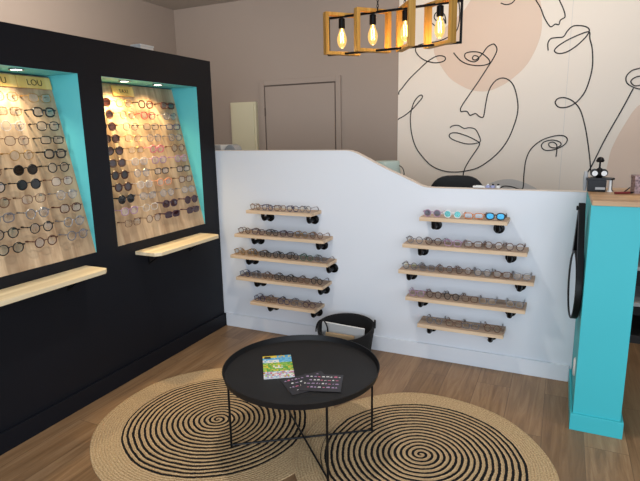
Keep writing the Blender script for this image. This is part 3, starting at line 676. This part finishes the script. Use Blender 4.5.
for (bx, by), ra in zip(bpos, rang):
    u = (Vector((bx, by, 2.25))-ax0).dot(dirx)
    a = math.radians(ra)-ch.rotation_euler.z
    Mx = Matrix.Translation((u, 0, 0)) @ Matrix.Rotation(a, 4, 'Z')
    w, th, dp = .125, .024, .022
    z1, z0 = .022, -.240
    m = MB()
    m.box(-w, -w+th, -dp, dp, z0, z1, Mx).box(w-th, w, -dp, dp, z0, z1, Mx)
    m.box(-w+th, w-th, -dp, dp, z1-th, z1, Mx) if False else None
    m.box(-w+th+.0002, w-th-.0002, -dp, dp, z1-.020, z1, Mx); m.box(-w+th+.0002, w-th-.0002, -dp, dp, z0, z0+.020, Mx)
    m.build('wood_frame', M_ring, ch, bevel=.0015)
    MB().lathe([(0, -.008), (.010, -.008), (.021, -.014), (.022, -.070), (.018, -.074), (0, -.074)], 20, (u, 0, 0)).build('socket', M_metal, ch, smooth=True)
    bl = MB().lathe([(.013, -.072), (.014, -.082), (.021, -.100), (.030, -.125), (.032, -.145), (.028, -.170), (.018, -.188), (.008, -.196), (0, -.198)], 24, (u, 0, 0)).build('bulb', M_amber.m, ch, smooth=True)
    P = []
    for i in range(6):
        s2 = (i % 2); aa = i*pi/3
        P.append((u+.011*cos(aa), .011*sin(aa), -.095 if s2 else -.165))
    MB().tube(P+[P[0]], .0014, 5).tube([(u, 0, -.075), (u, 0, -.10)], .003, 6).build('filament', M_fil, bl)
    L = bpy.data.lights.new('bulb_light', 'POINT'); L.energy = BULB_W; L.color = (1, .58, .22); L.shadow_soft_size = .03
    lo = bpy.data.objects.new('bulb_light', L); COL.objects.link(lo); lo.location = ax0+dirx*u+Vector((0, 0, -.215))
for px in (.350, .53):
    m = MB(); z = .007; i = 0
    while z < .10:  # chain links, then a rod
        m.tube([(px+(.006*cos(a) if i % 2 else 0), (0 if i % 2 else .006*cos(a)), z+.011+.012*sin(a)) for a in [2*pi*j/10 for j in range(10)]], .0022, 6, closed=True); z += .018; i += 1
    m.tube([(px, 0, z), (px, 0, ZC-2.25-.02)], .004, 8)
    m.build('suspension_rod', M_metal, ch, smooth=True)
MB().box(.28, .60, -.03, .03, ZC-2.25-.022, ZC-2.25-.0005).build('ceiling_plate', M_metal, ch, bevel=.003)

# ------------------------------------------------------------------ behind the counter
t = thing('office_chair', 'black office chair whose rounded back shows behind the white counter', 'chair', (-.715, 4.02, 0), .15)
m = MB(); P = []
for i in range(40):
    a = 2*pi*i/40; c, s_ = cos(a), sin(a); P.append((.215*abs(c)**.6*(1 if c > 0 else -1),   .905+.285*abs(s_)**.75*(1 if s_ > 0 else -1)))
for y0_, y1_, k in ((-.205, -.255, 1),):
    m.prism(P, y1_, y0_)
m.build('backrest', M_leather, t, smooth=True, bevel=.012)
MB().prism([(-.23, -.2), (.23, -.2), (.24, .2), (.18, .25), (-.18, .25), (-.24, .2)], .44, .51, 'Z').build('seat', M_leather, t, bevel=.02)
MB().tube([(0, 0, .10), (0, 0, .44)], .028, 14).build('gas_column', M_metal, t, smooth=True)
MB().tube([(0, -.1, .43), (0, -.26, .45), (0, -.275, .6), (0, -.26, .75)], .018, 10).build('back_support', M_metal, t, smooth=True)
for i in range(5):
    a = 2*pi*i/5; l = MB().tube([(0, 0, .10), (.29*cos(a), .29*sin(a), .075)], [.024, .014], 10).build('leg', M_metal, t, smooth=True)
    MB().lathe([(0, -.012), (.026, -.012), (.030, 0), (.026, .012), (0, .012)], 16, M=Matrix.Translation((.29*cos(a), .29*sin(a), .031)) @ Matrix.Rotation(pi/2, 4, 'X')).build('castor', M_metal, l, smooth=True)

t = thing('desk', 'white desk standing behind the sloping part of the counter', 'desk', (-1.75, 3.32, 0))
MB().box(0, .80, 0, .50, .72, .75).build('desktop', M_white2, t, bevel=.003)
for x in (.02, .76):
    for y in (.02, .44): MB().box(x, x+.03, y, y+.03, 0, .7195).build('leg', M_metal, t)

t = thing('desk_lamp', 'pale green translucent lamp shade peeking over the sloping counter edge', 'lamp', (-1.145, 3.60, .7505))
MB().lathe([(0, 0), (.075, 0), (.078, .012), (.02, .02), (0, .02)], 28).build('base', M_metal, t, smooth=True)
MB().tube([(0, 0, .02), (0, 0, .47)], .007, 10).build('stem', M_metal, t, smooth=True)
Ng = NT('green_shade'); tb = Ng.n('BsdfTranslucent'); tb.inputs[0].default_value = srgb(214,230,224); db = Ng.n('BsdfPrincipled'); db.inputs['Base Color'].default_value = srgb(206,222,216); db.inputs['Roughness'].default_value = .2
mm = Ng.n('MixShader'); mm.inputs[0].default_value = .65; Ng.l(tb.outputs[0], mm.inputs[1]); Ng.l(db.outputs[0], mm.inputs[2]); Ng.surf(mm.outputs[0])
MB().lathe([(.105, .395), (.098, .470), (.088, .545), (.084, .549), (0, .551), (0, .545), (.083, .543), (.101, .396)], 36).build('shade', Ng.m, t, smooth=True)
MB().tube(catmull([(.086, 0, .52), (.115, 0, .50), (.128, 0, .46), (.115, 0, .42), (.09, 0, .38), (.05, .01, .20), (.02, .03, .03), (.0, .09, .003)], 4), .0032, 8).build('cord', M_metal, t, smooth=True)

t = thing('storage_cabinet', 'white cabinet hidden behind the left end of the counter', 'cabinet', (-3.0, 3.45, 0))
MB().box(0, .62, 0, .45, 0, 1.25).build('carcass', M_white2, t, bevel=.003)
for x in (.005, .3125): 
    dd = MB().box(x, x+.3025, -.018, -.0005, .01, 1.24).build('door', M_white2, t, bevel=.002)
    MB().tube([(x+(.27 if x < .1 else .03), -.03, .6), (x+(.27 if x < .1 else .03), -.03, .75)], .006, 8).build('handle', M_steel, dd, smooth=True)
t = thing('label_printer', 'small white printer with grey roll above the left end of the counter', 'printer', (-2.625, 3.52, 1.2505))
MB().box(-.11, .10, 0, .22, 0, .172).build('printer_body', M_white2, t, bevel=.008)
MB().lathe([(0, -.05), (.05, -.05), (.052, -.045), (.052, .045), (.05, .05), (0, .05)], 24, M=Matrix.Translation((.155, .10, .122)) @ Matrix.Rotation(pi/2, 4, 'X')).build('paper_roll', M_grey, t, smooth=True)
MB().box(.1005, .20, .02, .18, 0, .06).build('roll_holder', M_white2, t, bevel=.004)

# little things standing on the lower counter top
zt2 = 1.1595
t = thing('tissue_packet', 'small white packet lying on the counter next to the black chair back', 'packet', (-.455, D+.026, zt2), .05)
MB().box(-.035, .035, -.016, .016, 0, .010).build('packet_body', M_paper, t, bevel=.003)
MB().box(-.018, .018, -.005, .005, .0105, .013).build('flap', M_white2, t)
M_lav = pbr('lavender_plastic', srgb(158,164,204), .4, var=.05)
def bottle(x, m1, m2, label, h=.020):
    t = thing('small_bottle', label, 'bottle', (x, D+.026, zt2))
    MB().lathe([(0, 0), (.012, 0), (.013, .003), (.013, h-.008), (.006, h-.004), (0, h-.004)], 18).build('bottle_body', m1, t, smooth=True)
    MB().lathe([(0, h-.0039), (.007, h-.0039), (.007, h+.004), (0, h+.004)], 14).build('cap', m2, t, smooth=True)
bottle(-.403, M_lav, M_paper, 'tiny lavender bottle on the counter edge right of the white packet')
bottle(-.374, M_lav, M_metal, 'tiny lavender bottle with black cap, middle of the three on the counter')
bottle(-.343, M_paper, M_metal, 'tiny white bottle with black cap, rightmost of the three on the counter')

# antique instrument, pen, box on the wood worktop
zw = 1.1735
t = thing('antique_lens_instrument', 'small antique black optical instrument with round eyepieces on the wood worktop', 'instrument', (.180, 3.12, zw), .0); t.scale = (1.2, 1.2, 1.2)
b = MB().box(-.042, .030, -.03, .03, 0, .052).build('box_base', M_metal, t, bevel=.003)
MB().box(-.012, .026, -.0315, -.0305, .010, .020).build('name_plate', M_grey, b)
MB().prism([(-.05, -.035), (.045, -.035), (.062, -.01), (.062, .012), (.045, .035), (-.05, .035)], .0525, .060, 'Z').build('platform', M_metal, t)
for s_ in (-1, 1):
    e = MB().lathe([(.016, 0), (.0175, -.004), (.0175, -.026), (.013, -.028), (.012, -.022), (0, -.020), (0, 0), (.016, 0)], 22, M=Matrix.Translation((.0+s_*.018, 0, .080)) @ Matrix.Rotation(-pi/2+.0, 4, 'X') @ Matrix.Diagonal((1,1,-1,1))).build('eyepiece', M_metal, t, smooth=True)
    MB().lathe([(0, 0), (.0115, 0)], 18, M=Matrix.Translation((.0+s_*.018, -.0235, .080)) @ Matrix.Rotation(pi/2, 4, 'X')).build('eyepiece_glass', M_paper, e)
m = MB().tube([(0, 0, .06), (0, 0, .128)], .004, 8); m.lathe([(0, .128), (.014, .128), (.017, .134), (.012, .146), (.006, .150), (0, .151)], 18); m.lathe([(.013, .060), (.020, .072), (.012, .098), (.004, .104), (0, .104)], 18, (0, .004, 0))
m.build('stem_and_cap', M_metal, t, smooth=True)
MB().lathe([(0, 0), (.012, 0), (.006, .008), (.005, .052), (0, .052)], 14, (.046, -.012, 0)).build('leg', M_white2, t, smooth=True)
MB().lathe([(0, 0), (.010, 0), (.005, .008), (.004, .052), (0, .052)], 14, (.052, .012, 0)).build('leg', M_metal, t, smooth=True)
MB().lathe([(0, 0), (.006, 0), (.008, .02), (.010, .06), (.007, .085), (0, .088)], 14, (-.052, .01, 0)).build('side_knob', M_grey, t, smooth=True)
M_red = pbr('red_plastic', srgb(116,22,30), .4, var=.05)
t = thing('red_pen', 'dark red pen lying on the wood worktop near the instrument', 'pen', (.250, 2.99, zw+.0065), math.radians(24))
MB().tube([(0, 0, 0), (.075, 0, 0)], .006, 10).build('barrel', M_red, t, smooth=True)
MB().tube([(.0752, 0, 0), (.088, 0, 0), (.094, 0, 0)], [.006, .004, .0015], 10).build('tip', M_metal, t, smooth=True)
M_speck = NT('speckled_card'); bb = M_speck.n('BsdfPrincipled'); vo = M_speck.n('TexVoronoi'); vo.inputs['Scale'].default_value = 90; tcx = M_speck.n('TexCoord'); M_speck.l(tcx.outputs['Object'], vo.inputs['Vector'])
cr = M_speck.n('ValToRGB'); cr.color_ramp.elements[0].color = srgb(60,34,48); cr.color_ramp.elements[1].color = srgb(190,160,160); cr.color_ramp.elements[1].position = .9
M_speck.l(vo.outputs['Distance'], cr.inputs[0]); M_speck.l(cr.outputs[0], bb.inputs['Base Color']); M_speck.surf(bb.outputs[0])
t = thing('speckled_box', 'speckled plum gift box at the right edge of the wood worktop', 'box', (.385, 3.09, zw), .1); t.scale = (1.25, 1.2, 1.25)
MB().box(-.04, .06, -.04, .04, 0, .055).build('box_body', M_speck.m, t, bevel=.002)
MB().box(-.042, .062, -.042, .042, .0555, .072).build('lid', M_speck.m, t, bevel=.002)
t = thing('black_stylus', 'thin black stylus leaning on the speckled plum box', 'pen', (.300, 3.085, zw+.003), .6)
t.rotation_euler = (0, -.75, .2)
MB().tube([(0, 0, 0), (.035, 0, 0)], .003, 8).build('barrel', M_metal, t, smooth=True)

# ------------------------------------------------------------------ light
def area(name, loc, target, w, h, e, col):
    L = bpy.data.lights.new(name, 'AREA'); L.shape = 'RECTANGLE'; L.size = w; L.size_y = h; L.energy = e; L.color = col
    o = bpy.data.objects.new(name, L); COL.objects.link(o); o.location = loc
    o.rotation_euler = (Vector(target)-Vector(loc)).to_track_quat('-Z', 'Y').to_euler(); return o
area('shopfront_daylight', (.3, -1.55, 1.35), (-.2, 3, .9), 3.6, 2.3, DAY_W, (.80, .90, 1))
area('back_wall_fill', (-.6, 3.75, 2.76), (-.7, 4.5, 1.7), 2.6, .5, BACK_W, (1, .94, .86))  # added fill light without a fixture, brightens the mural and back wall
area('left_wall_fill', (-2.9, 2.6, 2.5), (-3.8, 3.6, 2.4), 1.2, .5, LEFT_W, (1, .92, .82))  # another added fill, no real panel here, lifts the taupe on the left
area('right_daylight', (2.35, 1.0, 1.5), (-1.5, 2.6, .7), 2.4, 1.8, SIDE_W, (.86, .93, 1))
for x, y, e in CEIL:
    L = bpy.data.lights.new('ceiling_spot', 'SPOT'); L.energy = e; L.color = (1, .93, .84); L.spot_size = 1.9; L.spot_blend = .7; L.shadow_soft_size = .05
    o = bpy.data.objects.new('ceiling_spot', L); COL.objects.link(o); o.location = (x, y, ZC-.03)
L = bpy.data.lights.new('worktop_spot', 'SPOT'); L.energy = 26; L.color = (1, .86, .5); L.spot_size = .13; L.spot_blend = .8; L.shadow_soft_size = .02
o = bpy.data.objects.new('worktop_spot', L); COL.objects.link(o); o.location = (.36, 2.88, ZC-.03)
W = bpy.data.worlds.new('world'); S.world = W; W.use_nodes = True
bg = W.node_tree.nodes['Background']; bg.inputs[0].default_value = (.72, .84, 1, 1); bg.inputs[1].default_value = WORLD
S.view_settings.view_transform = 'Standard'; S.view_settings.look = 'None'; S.view_settings.exposure = EXPO
